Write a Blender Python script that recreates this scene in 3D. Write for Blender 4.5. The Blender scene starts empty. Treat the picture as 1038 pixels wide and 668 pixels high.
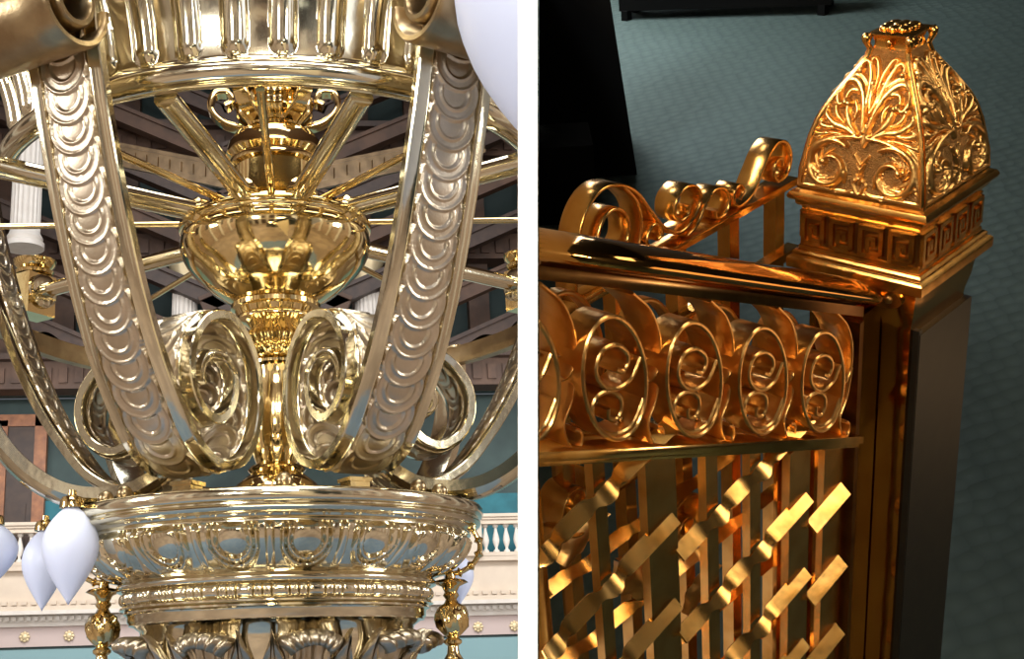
import bpy, math, random
import numpy as np
from mathutils import Matrix, Vector
random.seed(4)
PI = math.pi
C = bpy.context.scene.collection
SC = bpy.context.scene

# ---------------------------------------------------------------- camera frame
W = Matrix(((0.996778, 0.006562, 0.079946), (-0.075308, -0.266674, 0.96084), (-0.027625, 0.963765, 0.26532)))
CAM = Vector((0, -14, 6))
U = 0.17                                                    # one newel-cap width in metres
R3 = Matrix(((0.7886, -0.5924, -0.1646), (0.3654, 0.6669, -0.6494), (0.4945, 0.4520, 0.7424)))
TR = CAM + W @ (Vector((3.53428, 0.70202, 7.90301)) * U)    # corner of the newel cap
cd = bpy.data.cameras.new('camera'); cam = bpy.data.objects.new('camera', cd); C.objects.link(cam)
rt, up, fw = W.col[0], W.col[1], W.col[2]
m = Matrix(((rt[0], up[0], -fw[0]), (rt[1], up[1], -fw[1]), (rt[2], up[2], -fw[2])))
cam.matrix_world = Matrix.Translation(CAM) @ m.to_4x4()
cd.sensor_width = 36; cd.lens = 1250 / 1038 * 36; cd.shift_x = 139 / 1038
cd.clip_start = 0.05; cd.clip_end = 200
SC.camera = cam
SC.view_settings.view_transform = 'Standard'; SC.view_settings.look = 'None'
SC.view_settings.exposure = 0; SC.view_settings.gamma = 1; SC.view_settings.use_curve_mapping = False

def R4(l=(0, 0, 0)):                                        # right-hand place: local units -> world
    return Matrix.Translation(TR + R3 @ (Vector(l) * U)) @ R3.to_4x4()

# ---------------------------------------------------------------- materials
def mat(name, col, rough=.5, metal=0., noise=None, bump=None, emis=None, spec=None, trans=None, sss=None):
    M = bpy.data.materials.new(name); M.use_nodes = True
    nt = M.node_tree; b = nt.nodes['Principled BSDF']
    b.inputs['Base Color'].default_value = (*col, 1); b.inputs['Roughness'].default_value = rough
    b.inputs['Metallic'].default_value = metal
    if spec is not None: b.inputs['Specular IOR Level'].default_value = spec
    tc = nt.nodes.new('ShaderNodeTexCoord')
    if noise:
        col2, sc, det, lo, hi = noise
        n = nt.nodes.new('ShaderNodeTexNoise'); n.inputs['Scale'].default_value = sc; n.inputs['Detail'].default_value = det
        nt.links.new(tc.outputs['Object'], n.inputs['Vector'])
        r = nt.nodes.new('ShaderNodeValToRGB'); r.color_ramp.elements[0].position = lo; r.color_ramp.elements[1].position = hi
        r.color_ramp.elements[0].color = (*col, 1); r.color_ramp.elements[1].color = (*col2, 1)
        nt.links.new(n.outputs['Fac'], r.inputs['Fac']); nt.links.new(r.outputs['Color'], b.inputs['Base Color'])
    if bump:
        sc, st, det = bump
        n = nt.nodes.new('ShaderNodeTexNoise'); n.inputs['Scale'].default_value = sc; n.inputs['Detail'].default_value = det
        nt.links.new(tc.outputs['Object'], n.inputs['Vector'])
        bp = nt.nodes.new('ShaderNodeBump'); bp.inputs['Strength'].default_value = st; bp.inputs['Distance'].default_value = .02
        nt.links.new(n.outputs['Fac'], bp.inputs['Height']); nt.links.new(bp.outputs['Normal'], b.inputs['Normal'])
    if emis: b.inputs['Emission Color'].default_value = (*emis[0], 1); b.inputs['Emission Strength'].default_value = emis[1]
    if sss: b.inputs['Subsurface Weight'].default_value = sss; b.inputs['Subsurface Radius'].default_value = (.2, .2, .2)
    return M

M = dict(
    pale=mat('polished_pale_brass', (.76, .69, .50), .12, 1, ((.66, .58, .40), 1.4, 2, .35, .65), (5, .12, 2)),
    satin=mat('satin_relief_brass', (.64, .54, .40), .30, 1, ((.52, .43, .30), 3, 4, .35, .65), (60, .12, 3)),
    gold=mat('polished_gold_brass', (.80, .63, .32), .09, 1, ((.72, .53, .23), 1.8, 2, .35, .65), (6, .10, 2)),
    dimgold=mat('aged_gold_brass', (.44, .33, .18), .30, 1, ((.30, .21, .11), 3, 3, .35, .65), (20, .1, 2)),
    leaf=mat('cast_leaf_brass', (.50, .43, .32), .30, 1, ((.40, .33, .22), 6, 3, .35, .65), (40, .15, 3)),
    globe=mat('frosted_glass_shade', (.72, .77, .93), .35, 0, sss=.3, emis=((.62, .68, .95), .10)),
    r_brass=mat('polished_orange_brass', (.88, .52, .17), .24, 1, ((.66, .32, .07), 30, 3, .40, .75), (30, .03, 2)),
    r_mirror=mat('mirror_orange_brass', (.80, .42, .12), .10, 1, ((.60, .26, .06), 9, 3, .40, .75), (9, .10, 2)),
    r_cast=mat('cast_relief_brass', (.88, .51, .18), .34, 1, ((.72, .39, .12), 40, 3, .35, .7), (260, .08, 2)),
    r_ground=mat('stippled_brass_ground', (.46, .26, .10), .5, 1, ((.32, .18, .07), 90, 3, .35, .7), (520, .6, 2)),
    r_dark=mat('dark_bronze', (.03, .022, .014), .4, .5, ((.045, .034, .02), 30, 4, .4, .7), (60, .2, 3)),
    r_black=mat('black_hollow', (.012, .008, .005), .5, .3),
    screw=mat('screw_brass', (.5, .27, .09), .3, 1),
    cream=mat('cream_plaster', (.72, .62, .50), .7, 0, ((.66, .56, .45), 2, 3, .3, .7)),
    white=mat('white_stone', (.80, .76, .70), .6, 0, ((.72, .67, .60), 3, 3, .3, .7)),
    pink=mat('mauve_frieze', (.60, .49, .46), .7),
    teal=mat('teal_plaster', (.05, .085, .08), .7, 0, ((.035, .06, .06), 1.2, 3, .3, .7)),
    dteal=mat('dark_green_plaster', (.012, .028, .026), .7),
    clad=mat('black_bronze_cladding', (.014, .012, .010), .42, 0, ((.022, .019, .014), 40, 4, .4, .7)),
    r_shade=mat('tarnished_brass', (.30, .15, .05), .35, 1, ((.18, .08, .03), 20, 4, .4, .7)),  # darker copy of the brass, carries the painted shade of the key grooves
    warm=mat('warm_brown_plaster', (.46, .35, .27), .7, 0, ((.36, .26, .20), .6, 3, .35, .65)),
    gilt_wall=mat('pale_gold_wall_paint', (.80, .68, .48), .7, 0, ((.70, .56, .36), 5, 3, .35, .65)),  # reflector colour, added to throw warm light onto the post
    brace=mat('dull_bronze_brace', (.22, .155, .09), .35, .9, ((.14, .10, .06), 6, 3, .35, .65)),
    frz=mat('frieze_brass', (.90, .54, .20), .30, 1, ((.72, .38, .11), 30, 3, .40, .75), (40, .10, 3)),
    rug=mat('blue_carpet', (.14, .21, .33), .8, 0, ((.18, .25, .35), .6, 2, .4, .6)),
    tealband=mat('deep_teal_cloth', (.03, .20, .25), .7, 0, ((.02, .14, .18), 1.5, 3, .35, .65)),
    ltteal=mat('blue_green_panel', (.25, .42, .45), .7),
    brown=mat('brown_coffer', (.11, .058, .034), .6, 0, ((.06, .032, .02), 1.5, 3, .35, .65)),
    dbrown=mat('dark_brown_wood', (.06, .032, .02), .5, 0, ((.035, .018, .012), 3, 4, .35, .65)),
    wood=mat('orange_wood', (.36, .14, .05), .45, 0, ((.22, .08, .03), 4, 4, .35, .65)),
    bluefloor=mat('beige_floor', (.34, .26, .20), .7, 0, ((.24, .18, .14), .3, 2, .40, .60)),
    capital=mat('gilded_capital', (.75, .62, .38), .4, .4),
    jamb=mat('white_paint', (.93, .93, .93), .6),
    blackwall=mat('black_wall', (.012, .011, .010), .6),
    blackobj=mat('black_leather', (.004, .004, .004), .6, 0, spec=.1),
)
def carpet():
    Mx = bpy.data.materials.new('grey_green_carpet'); Mx.use_nodes = True
    nt = Mx.node_tree; b = nt.nodes['Principled BSDF']; b.inputs['Roughness'].default_value = .85; b.inputs['Specular IOR Level'].default_value = .25
    tc = nt.nodes.new('ShaderNodeTexCoord')
    v = nt.nodes.new('ShaderNodeTexVoronoi'); v.inputs['Scale'].default_value = 16; v.inputs['Randomness'].default_value = .45
    mp = nt.nodes.new('ShaderNodeMapping'); mp.inputs['Scale'].default_value = (1, 1.5, 1); mp.inputs['Rotation'].default_value = (0, 0, .6)
    nt.links.new(tc.outputs['Object'], mp.inputs['Vector']); nt.links.new(mp.outputs['Vector'], v.inputs['Vector'])
    r = nt.nodes.new('ShaderNodeValToRGB'); r.color_ramp.elements[0].position = .05; r.color_ramp.elements[1].position = .75
    r.color_ramp.elements[0].color = (.088, .125, .118, 1); r.color_ramp.elements[1].color = (.062, .092, .090, 1)
    nt.links.new(v.outputs['Distance'], r.inputs['Fac'])
    n = nt.nodes.new('ShaderNodeTexNoise'); n.inputs['Scale'].default_value = 1.1; n.inputs['Detail'].default_value = 3
    nt.links.new(tc.outputs['Object'], n.inputs['Vector'])
    mx = nt.nodes.new('ShaderNodeMix'); mx.data_type = 'RGBA'; mx.blend_type = 'MULTIPLY'; mx.inputs[0].default_value = .35
    nt.links.new(r.outputs['Color'], mx.inputs[6]); nt.links.new(n.outputs['Fac'], mx.inputs[7])
    nt.links.new(mx.outputs[2], b.inputs['Base Color'])
    bp = nt.nodes.new('ShaderNodeBump'); bp.inputs['Strength'].default_value = .5; bp.inputs['Distance'].default_value = .01
    nt.links.new(v.outputs['Distance'], bp.inputs['Height']); nt.links.new(bp.outputs['Normal'], b.inputs['Normal'])
    return Mx
M['carpet'] = carpet()

# ---------------------------------------------------------------- mesh builder
class MB:
    def __init__(s): s.v = []; s.f = []
    def add(s, vs, fs):
        o = len(s.v); s.v += [tuple(map(float, p)) for p in vs]; s.f += [tuple(i + o for i in f) for f in fs]; return s
    def grid(s, P, cu=False, cv=False):                      # P[i][j]
        n, m_ = len(P), len(P[0]); fs = []
        for i in range(n if cu else n - 1):
            for j in range(m_ if cv else m_ - 1):
                a, b = i, (i + 1) % n; c, d = j, (j + 1) % m_
                fs.append((a * m_ + c, a * m_ + d, b * m_ + d, b * m_ + c))
        return s.add([p for r in P for p in r], fs)
    def box(s, x0, y0, z0, x1, y1, z1):
        v = [(x, y, z) for x in (x0, x1) for y in (y0, y1) for z in (z0, z1)]
        return s.add(v, [(0, 1, 3, 2), (4, 6, 7, 5), (0, 4, 5, 1), (2, 3, 7, 6), (0, 2, 6, 4), (1, 5, 7, 3)])
    def lathe(s, prof, n=64, a0=0., a1=2 * PI, c=(0, 0), fn=None, caps=False):
        full = abs(a1 - a0 - 2 * PI) < 1e-6; P = []
        k = n if full else n + 1
        for i in range(k):
            a = a0 + (a1 - a0) * i / n; row = []
            for j, (r, z) in enumerate(prof):
                if fn: r, z = fn(a, r, z, j)
                row.append((c[0] + r * math.sin(a), c[1] - r * math.cos(a), z))
            P.append(row)
        s.grid(P, cu=full)
        if caps:
            for j in (0, -1):
                if prof[j][0] > 1e-5:
                    row = [p[j] for p in P]; o = len(s.v); s.v += row; s.f.append(tuple(range(o, o + len(row))))
        return s
    def tube(s, pts, r, n=12, caps=True):
        pts = [Vector(p) for p in pts]; P = []; t0 = None
        rr = r if hasattr(r, '__len__') else [r] * len(pts)
        for i, p in enumerate(pts):
            t = (pts[min(i + 1, len(pts) - 1)] - pts[max(i - 1, 0)]).normalized()
            if t0 is None:
                nrm = t.orthogonal().normalized()
            else:
                nrm = (nrm - t * nrm.dot(t)).normalized()
            t0 = t; b = t.cross(nrm)
            P.append([p + (nrm * math.cos(2 * PI * k / n) + b * math.sin(2 * PI * k / n)) * rr[i] for k in range(n)])
        s.grid(P, cv=True)
        if caps:
            for row in (P[0], P[-1]): o = len(s.v); s.v += [tuple(q) for q in row]; s.f.append(tuple(range(o, o + n)))
        return s
    def ribbon(s, pts, w0, w1, th, plane='xz'):
        """flat strip bent along pts in the x,z plane, between y=w0 and y=w1, th thick"""
        pts = [Vector((p[0], 0, p[1])) for p in pts]; P = []
        for i, p in enumerate(pts):
            t = (pts[min(i + 1, len(pts) - 1)] - pts[max(i - 1, 0)]).normalized(); n = Vector((-t.z, 0, t.x))
            h = th / 2 if not hasattr(th, '__len__') else th[i] / 2
            a = p + n * h; b = p - n * h; e = (w1 - w0) * .05
            P.append([(a.x, w0 + e, a.z), (a.x, w1 - e, a.z), ((a.x * .7 + b.x * .3), w1, (a.z * .7 + b.z * .3)), ((a.x * .3 + b.x * .7), w1, (a.z * .3 + b.z * .7)),
                      (b.x, w1 - e, b.z), (b.x, w0 + e, b.z), ((a.x * .3 + b.x * .7), w0, (a.z * .3 + b.z * .7)), ((a.x * .7 + b.x * .3), w0, (a.z * .7 + b.z * .3))])
        s.grid(P, cv=True)
        for row in (P[0], P[-1]): o = len(s.v); s.v += [tuple(q) for q in row]; s.f.append(tuple(range(o, o + 8)))
        return s
    def sphere(s, c, r, n=16, sq=(1, 1, 1)):
        P = [[(c[0] + r * sq[0] * math.sin(PI * j / n) * math.cos(2 * PI * i / n), c[1] + r * sq[1] * math.sin(PI * j / n) * math.sin(2 * PI * i / n), c[2] + r * sq[2] * math.cos(PI * j / n)) for j in range(n + 1)] for i in range(n)]
        return s.grid(P, cu=True)
    def scale(s, k): s.v = [(a * k, b * k, c * k) for a, b, c in s.v]; return s
    def xf(s, mt): s.v = [tuple(mt @ Vector(p)) for p in s.v]; return s
    def mesh(s, name, material, ang=35, weld=True):
        me = bpy.data.meshes.new(name); me.from_pydata(s.v, [], s.f); me.validate()
        import bmesh
        bm = bmesh.new(); bm.from_mesh(me); bmesh.ops.remove_doubles(bm, verts=bm.verts, dist=1e-5)
        bmesh.ops.recalc_face_normals(bm, faces=bm.faces); bm.to_mesh(me); bm.free()
        me.materials.append(material); me.shade_smooth()
        if ang: me.set_sharp_from_angle(angle=math.radians(ang))
        return me
    def obj(s, name, material, parent=None, loc=(0, 0, 0), rz=0, ang=35, mw=None):
        o = bpy.data.objects.new(name, s.mesh(name, material, ang)); C.objects.link(o)
        if parent: o.parent = parent
        o.location = loc; o.rotation_euler = (0, 0, rz)
        if mw is not None: o.matrix_world = mw
        return o
def empty(name, label, cat, loc=(0, 0, 0), group=None, mw=None):
    o = bpy.data.objects.new(name, None); C.objects.link(o); o.location = loc
    if mw is not None: o.matrix_world = mw
    o['label'] = label; o['category'] = cat
    if group: o['group'] = group
    return o
def tag(o, label, cat, group=None):
    o['label'] = label; o['category'] = cat
    if group: o['group'] = group
    return o
def struct(o): o['kind'] = 'structure'; return o
def copy(o, parent, rz=None, loc=None):
    c = o.copy(); C.objects.link(c); c.parent = parent
    if rz is not None: c.rotation_euler = (0, 0, rz)
    if loc is not None: c.location = loc
    for ch in [x for x in o.children]: copy(ch, c)
    return c
def spline(pts, n=10):
    """Catmull-Rom through pts"""
    P = [np.array(p, float) for p in pts]; P = [2 * P[0] - P[1]] + P + [2 * P[-1] - P[-2]]; out = []
    for i in range(1, len(P) - 2):
        for k in range(n):
            t = k / n; a, b, c, d = P[i - 1:i + 3]
            out.append(.5 * ((2 * b) + (-a + c) * t + (2 * a - 5 * b + 4 * c - d) * t * t + (-a + 3 * b - 3 * c + d) * t ** 3))
    out.append(P[-2]); return [tuple(q) for q in out]
def resample(pts, step):
    P = np.array(pts, float); d = np.r_[0, np.cumsum(np.linalg.norm(np.diff(P, axis=0), axis=1))]
    n = max(2, int(d[-1] / step)); t = np.linspace(0, d[-1], n + 1)
    return np.stack([np.interp(t, d, P[:, k]) for k in range(P.shape[1])], 1), t

# ================================================================ CHANDELIER
Z0 = 5.4
ch = empty('chandelier', 'huge polished brass chandelier with scale-patterned scroll ribs above a fluted bowl', 'chandelier', (0, 0, Z0))
LC = (0, 0, -Z0)
def part(mb, name, m_, rz=0, parent=None, label=None, ang=35, loc=LC):
    o = mb.obj(name, m_, parent or ch, loc if parent is None else (0, 0, 0), rz, ang)
    if label: o['label'] = label
    return o
OFF = math.radians(-2)

# --- upper bowl, front part with hanging flutes
def upper_bowl():
    a0, a1 = math.radians(-72), math.radians(72); n = 620
    prof = [(3.16, 13.1), (3.05, 12.6), (3.0, 12.2), (3.0, 11.8), (3.03, 11.55), (3.08, 11.46), (3.17, 11.42), (3.225, 11.44), (3.19, 11.475)]
    for k in range(13):                                           # bright rolled rim
        t = -PI * .42 + k / 12 * PI * .95; prof.append((3.13 + .135 * math.cos(t), 11.61 + .125 * math.sin(t)))
    prof += [(3.105, 11.745), (3.10, 11.76)]
    for k in range(34):
        t = k / 33; prof.append((3.09 + .12 * t + .50 * t * t, 11.78 + 1.35 * t))
    per = 2 * PI / 42
    def fn(a, r, z, j):
        if j > 22 and z > 11.77:
            u = ((a - math.radians(1.6)) / per + .5) % 1 - .5; x = u * per * r; w = .135; zb = 11.80
            if z < zb + w: q = math.hypot(x, (zb + w - z)) / w
            else: q = abs(x) / w
            if q < 1: r += .085 * (1 - q * q) ** .62
        return r, z
    return MB().lathe(prof, n, a0, a1, fn=fn)
part(upper_bowl(), 'fluted_upper_bowl', M['pale'], ang=60)

# --- lower bowl
def lower_bowl():
    prof = [(.5, 7.66), (1.6, 7.70), (2.05, 7.71), (2.22, 7.715), (2.29, 7.70), (2.31, 7.67), (2.31, 7.60), (2.29, 7.575), (2.25, 7.565), (2.25, 7.55), (2.275, 7.54), (2.285, 7.515), (2.27, 7.49), (2.235, 7.48),
            (2.20, 7.475), (2.17, 7.45), (2.15, 7.43), (2.165, 7.415), (2.165, 7.395), (2.14, 7.385)]
    k0 = len(prof)
    for k in range(36):
        t = k / 35; prof.append((2.11 - .02 * t - .36 * t ** 2.2, 7.375 - .43 * t))
    k1 = len(prof)
    prof += [(1.735, 6.935), (1.755, 6.925), (1.765, 6.90), (1.755, 6.87), (1.73, 6.86), (1.70, 6.855)]
    k2 = len(prof)
    for k in range(12): prof.append((1.68, 6.845 - .13 * k / 11))
    k3 = len(prof)
    prof += [(1.70, 6.705), (1.72, 6.69), (1.72, 6.675), (1.69, 6.665), (1.66, 6.66), (1.675, 6.65), (1.675, 6.63), (1.65, 6.62), (1.635, 6.60), (1.635, 6.545), (1.62, 6.53), (1.62, 6.51), (1.58, 6.505),
             (1.50, 6.45), (1.47, 6.3), (1.40, 6.0), (1.2, 5.7), (.7, 5.45), (.1, 5.42)]
    per = math.radians(20)
    def fn(a, r, z, j):
        if k0 <= j < k1:
            t = (j - k0) / 35.; u = ((a - math.radians(8)) / per + .5) % 1 - .5
            x = u * per * r; y = (t - .36) * .62
            if y < 0: y *= .55
            q = math.hypot(x / .215, y / .30)
            h = 0
            if q < .72: h = .075 * math.sqrt(max(0, 1 - (q / .76) ** 2.5)) - .01
            elif q < .98: h = .075 * math.sin((q - .72) / .26 * PI) ** .7
            elif q < 1.22: h = .072 * math.sin((q - .98) / .24 * PI) ** .8
            s = abs(abs(u) - .5) * per * r
            if s < .042: h = max(h, .075 * math.sqrt(1 - (s / .042) ** 2) * (1 - .4 * t))
            e = min(1, min(t, 1 - t) * 9)
            return r + h * e, z
        if k2 <= j < k3:
            u = ((a - OFF) / math.radians(12)) % 1; t = (j - k2) / 11.; e = math.sqrt(max(0, 1 - (2 * t - 1) ** 2))
            if u < .5: h = .05 * math.sqrt(max(0, 1 - ((u - .25) / .25) ** 4))
            else:
                q = ((u - .5) / .5 * 4) % 1; h = .045 * math.sqrt(max(0, 1 - (2 * q - 1) ** 2))
            return r + h * e, z
        return r, z
    return MB().lathe(prof, 1080, fn=fn)
part(lower_bowl(), 'egg_moulded_lower_bowl', M['pale'], ang=50)

# --- ribs with overlapping discs
rib_pts = [(3.98, 12.75), (3.84, 12.2), (3.73, 11.7), (3.62, 11.28), (3.47, 10.8), (3.34, 10.4), (3.16, 9.92), (2.97, 9.48), (2.72, 9.0), (2.42, 8.56), (2.1, 8.2), (1.7, 8.02), (1.3, 8.12),
           (1.06, 8.45), (1.0, 8.9), (1.14, 9.32), (1.5, 9.58), (1.92, 9.5), (2.18, 9.2), (2.22, 8.85), (2.07, 8.57), (1.80, 8.46), (1.55, 8.60), (1.46, 8.88), (1.56, 9.14), (1.76, 9.16), (1.83, 9.0), (1.74, 8.9), (1.68, 8.97)]
RW = .435; ZN = .282                                              # half width, half width of the disc zone
def rib():
    P, t = resample(spline(rib_pts, 12), .045); L = t[-1]
    body = MB(); panel = MB(); rows = []; TH = .10
    pitch = .29; R = .282; na = 38; step = .0125
    def wfac(s): return 1 if s < L - .8 else max(.5, 1 - (s - (L - .8)) / .8 * .5)
    for i in range(len(P)):
        p = P[i]; d = P[min(i + 1, len(P) - 1)] - P[max(i - 1, 0)]; d /= np.linalg.norm(d); n = np.array([-d[1], d[0]])  # outward (left of travel)
        if i == 0: sgn = 1 if n[0] > 0 else -1
        n = n * sgn; w = wfac(t[i]); h = TH / 2 * (.6 + .4 * w); g = .030
        sec = [(-RW, h - .012), (-RW + .012, h), (-ZN - .03, h), (-ZN - .012, h + .012), (-ZN, h - g), (ZN, h - g), (ZN + .012, h + .012), (ZN + .03, h), (RW - .012, h), (RW, h - .012),
               (RW, -h + .012), (RW - .012, -h), (ZN + .03, -h), (ZN + .012, -h - .012), (ZN, -h + g), (-ZN, -h + g), (-ZN - .012, -h - .012), (-ZN - .03, -h), (-RW + .012, -h), (-RW, -h + .012)]
        rows.append([(x * w, -(p[0] + n[0] * y), p[1] + n[1] * y) for x, y in sec])
    body.grid(rows, cv=True)
    for r in (rows[0], rows[-1]): o = len(body.v); body.v += r; body.f.append(tuple(range(o, o + len(r))))
    P2, t2 = resample(P, step)
    D = np.gradient(P2, axis=0); D /= np.linalg.norm(D, axis=1)[:, None]; N = np.stack([-D[:, 1], D[:, 0]], 1) * sgn
    xs = np.linspace(-ZN, ZN, na + 1)
    for side in (1, -1):
        G = []
        for i in range(len(P2)):
            w = wfac(t2[i]); h = TH / 2 * (.6 + .4 * w) - .018
            kk = int(t2[i] / pitch); row = []
            for x in xs:
                hh = 0
                for k in (kk - 1, kk, kk + 1):                    # upper disc lies on top
                    yc = k * pitch; y = t2[i] - yc; q = math.hypot(x, y) / R
                    if q <= 1:
                        ridge = .016 * max(0, 1 - ((q - .93) / .07) ** 2) if q > .86 else 0
                        if q <= .86 and q > .66: ridge = .004
                        if q <= .66: ridge = .018 * max(0, 1 - ((q - .58) / .08) ** 2) if q > .5 else .010 * (1 - (q / .5) ** 2) ** .5 - .004
                        hh = .010 + ridge + .020 * (y / R * .5 + .5); break
                hh *= (1 - max(0, abs(x) / ZN - .95) / .05)
                v = P2[i] + N[i] * side * (h + hh * 1.15)
                row.append((x * w, -v[0], v[1]))
            G.append(row)
        panel.grid(G)
    return body, panel
rb, rp = rib()
r0 = part(rb, 'scroll_rib', M['pale'], math.radians(-32), ang=40)
p0 = rp.obj('scale_panel', M['satin'], r0, ang=60)
for a in (28, -103, 99): copy(r0, ch, math.radians(a))

# --- rolled volutes at the tops of the two front ribs
def volute():
    b = MB(); n = 60; pts = []
    for k in range(n):
        t = k / (n - 1); a = PI * .95 + t * 2 * PI * 1.55; r = .46 - .30 * t; pts.append((4.17 + r * math.cos(a), 11.97 + r * math.sin(a)))
    P = []
    for i in range(n):
        p = Vector((pts[i][0], pts[i][1])); q = Vector((pts[min(i + 1, n - 1)])) - Vector((pts[max(i - 1, 0)])); q.normalize(); nr = Vector((-q.y, q.x))
        th = .045; row = []
        for x in (-.62, -.58, -.3, 0, .3, .58, .62):
            f = th * (1 - .5 * (abs(x) > .6)) ; row.append((x, -(p.x + nr.x * f), p.y + nr.y * f))
        for x in (.62, .58, .3, 0, -.3, -.58, -.62):
            f = -th * (1 - .5 * (abs(x) > .6)); row.append((x, -(p.x + nr.x * f), p.y + nr.y * f))
        P.append(row)
    b.grid(P, cv=True)
    for r in (P[0], P[-1]): o = len(b.v); b.v += r; b.f.append(tuple(range(o, o + len(r))))
    return b
v0 = part(volute(), 'rolled_volute', M['dimgold'], math.radians(-34)); copy(v0, ch, math.radians(27))

# --- central shaft, hub, bowl
def R_(c, a, r=1.): return c
part(MB().lathe([(.12, 29.9), (.12, 13.6), (.22, 13.5), (.22, 13.25), (.32, 13.2), (.36, 13.12), (.30, 13.05), (.26, 13.0)], 48), 'suspension_stem', M['gold'])
def net(a, r, z, j):
    u = math.sin(a * 9 + z * 16) * math.sin(a * 9 - z * 16); return r + .026 * u, z
part(MB().lathe([(.20, 13.02)] + [(.17 + .30 * math.sin(PI * (k / 24 * .86 + .07)) ** .7, 13.0 - .62 * k / 24) for k in range(0, 25)], 150, fn=net), 'woven_ball', M['gold'], ang=60)
part(MB().lathe([(.28, 12.44), (.36, 12.40), (.50, 12.30), (.58, 12.18), (.60, 12.05), (.54, 11.99), (.56, 11.95), (.56, 11.90), (.50, 11.87), (.50, 11.56), (.55, 11.52), (.55, 11.46), (.52, 11.43), (.56, 11.34), (.70, 11.27), (.88, 11.2), (1.0, 11.15)], 64), 'spoke_hub', M['gold'])
bp = [(1.02, 11.155), (1.10, 11.16), (1.135, 11.145), (1.155, 11.11), (1.145, 11.07), (1.11, 11.055)]
bp += spline([(1.10, 11.03), (1.135, 10.93), (1.12, 10.80), (1.04, 10.64), (.91, 10.49), (.76, 10.35), (.60, 10.24), (.50, 10.18)], 5)
part(MB().lathe(bp, 96), 'polished_hub_bowl', M['gold'], ang=50)
col = [(.50, 10.18), (.53, 10.15), (.53, 10.10), (.48, 10.08), (.45, 10.02), (.47, 9.99), (.47, 9.96), (.36, 9.93), (.30, 9.86), (.36, 9.80), (.39, 9.75), (.36, 9.70), (.32, 9.66), (.36, 9.62), (.38, 9.58), (.34, 9.52), (.27, 9.50), (.31, 9.46), (.31, 9.43), (.25, 9.40), (.24, 9.30),
       (.26, 9.15), (.30, 8.95), (.325, 8.7), (.31, 8.5), (.26, 8.35), (.23, 8.28), (.30, 8.25), (.33, 8.21), (.30, 8.17), (.36, 8.12), (.46, 8.04), (.50, 7.96), (.46, 7.90), (.52, 7.86), (.56, 7.80), (.56, 7.70)]
def beads(a, r, z, j):
    if 9.55 < z < 9.85: r += .018 * abs(math.sin(a * 12))
    if 8.4 < z < 9.2: r += .010 * abs(math.sin(a * 4))
    return r, z
part(MB().lathe(col, 144, fn=beads), 'turned_column', M['gold'], ang=40)

sb = MB().ribbon(spline([(-.40, 12.42), (-.62, 12.50), (-.78, 12.68), (-.74, 12.88), (-.58, 12.90), (-.52, 12.78), (-.60, 12.72)], 8), -.09, .09, .07)
sb.v = [(y, x, z) for x, y, z in sb.v]
s0 = part(sb, 'shaft_scroll', M['gold'], math.radians(28)); [copy(s0, ch, math.radians(28 + 60 * k)) for k in range(1, 6)]
# --- spokes
SPK = [(-20, .12), (16, .12), (-57, .12), (52, .12), (-128, .105), (124, .105), (-2.5, .045), (-38, .042), (34, .042), (-92, .035), (88, .035), (-150, .04), (146, .04), (180, .04)]
for a, r in SPK:
    far = 4.05 if abs(a) > 120 and r > .08 else (3.9 if (abs(a) > 80 or (abs(a) > 50 and r > .08)) else 3.10)
    s = part(MB().tube([(0, -.50, 11.13 if r > .05 else 11.2), (0, -far, 11.42 if abs(a) < 25 else (11.13 if r > .05 else 11.2))], r, 20), 'spoke', M['gold'] if r < .05 else M['pale'], math.radians(a))
    if r > .05:
        zc = 11.20 if abs(a) < 25 else 11.13
        MB().tube([(0, -.96, zc), (0, -.98, zc), (0, -1.10, zc), (0, -1.14, zc)], [r * 1.05, r * 1.35, r * 1.35, r * 1.05], 20).obj('collar', M['gold'], s)
# ornamental inner braces running up to the back
for sg in (-1, 1):
    b = MB().box(-.04, -3.6, 0, .04, -.5, .34)
    for k in range(14): b.box(-.055, -3.5 + k * .21, .10, .055, -3.40 + k * .21, .24)
    b.box(-.06, -3.6, .29, .06, -.5, .34); b.box(-.06, -3.6, 0, .06, -.5, .05)
    b.v = [(x, y, z + 11.72 + (-y - .5) * .42) for x, y, z in b.v]
    part(b, 'ornamental_brace', M['brace'], math.radians(127 * sg - 2))

# --- joint blocks on the back hoop
for a in (-128, 124):
    b = MB().box(-.24, -4.42, 10.80, .24, -4.06, 11.38)
    b.lathe([(.12, 11.38), (.25, 11.40), (.27, 11.44), (.22, 11.47), (.25, 11.5), (.28, 11.53), (.30, 11.60), (.25, 11.62), (.1, 11.62)], 40, c=(0, -4.24))
    o = part(b, 'joint_block', M['gold'], math.radians(a))
    MB().tube([(0, -4.0, 11.13), (0, -4.02, 11.13), (0, -4.06, 11.13), (0, -4.1, 11.13)], [.2, .24, .24, .24], 28).obj('flange', M['pale'], o)
def hoop():
    prof = [(3.26, 10.22), (3.40, 10.24), (3.44, 10.18), (3.41, 10.1), (3.44, 10.02), (3.38, 9.97), (3.27, 9.98), (3.24, 10.08), (3.26, 10.22)]
    def fn(a, r, z, j):
        if j in (3,): r += .05 * math.sin(a * 30)
        if j in (0, 1): z += .045 * max(0, math.sin(a * 24))
        return r, z
    return MB().lathe(prof, 220, math.radians(94), math.radians(266), fn=fn)
part(hoop(), 'back_hoop', M['dimgold'], math.radians(-1))

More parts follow.
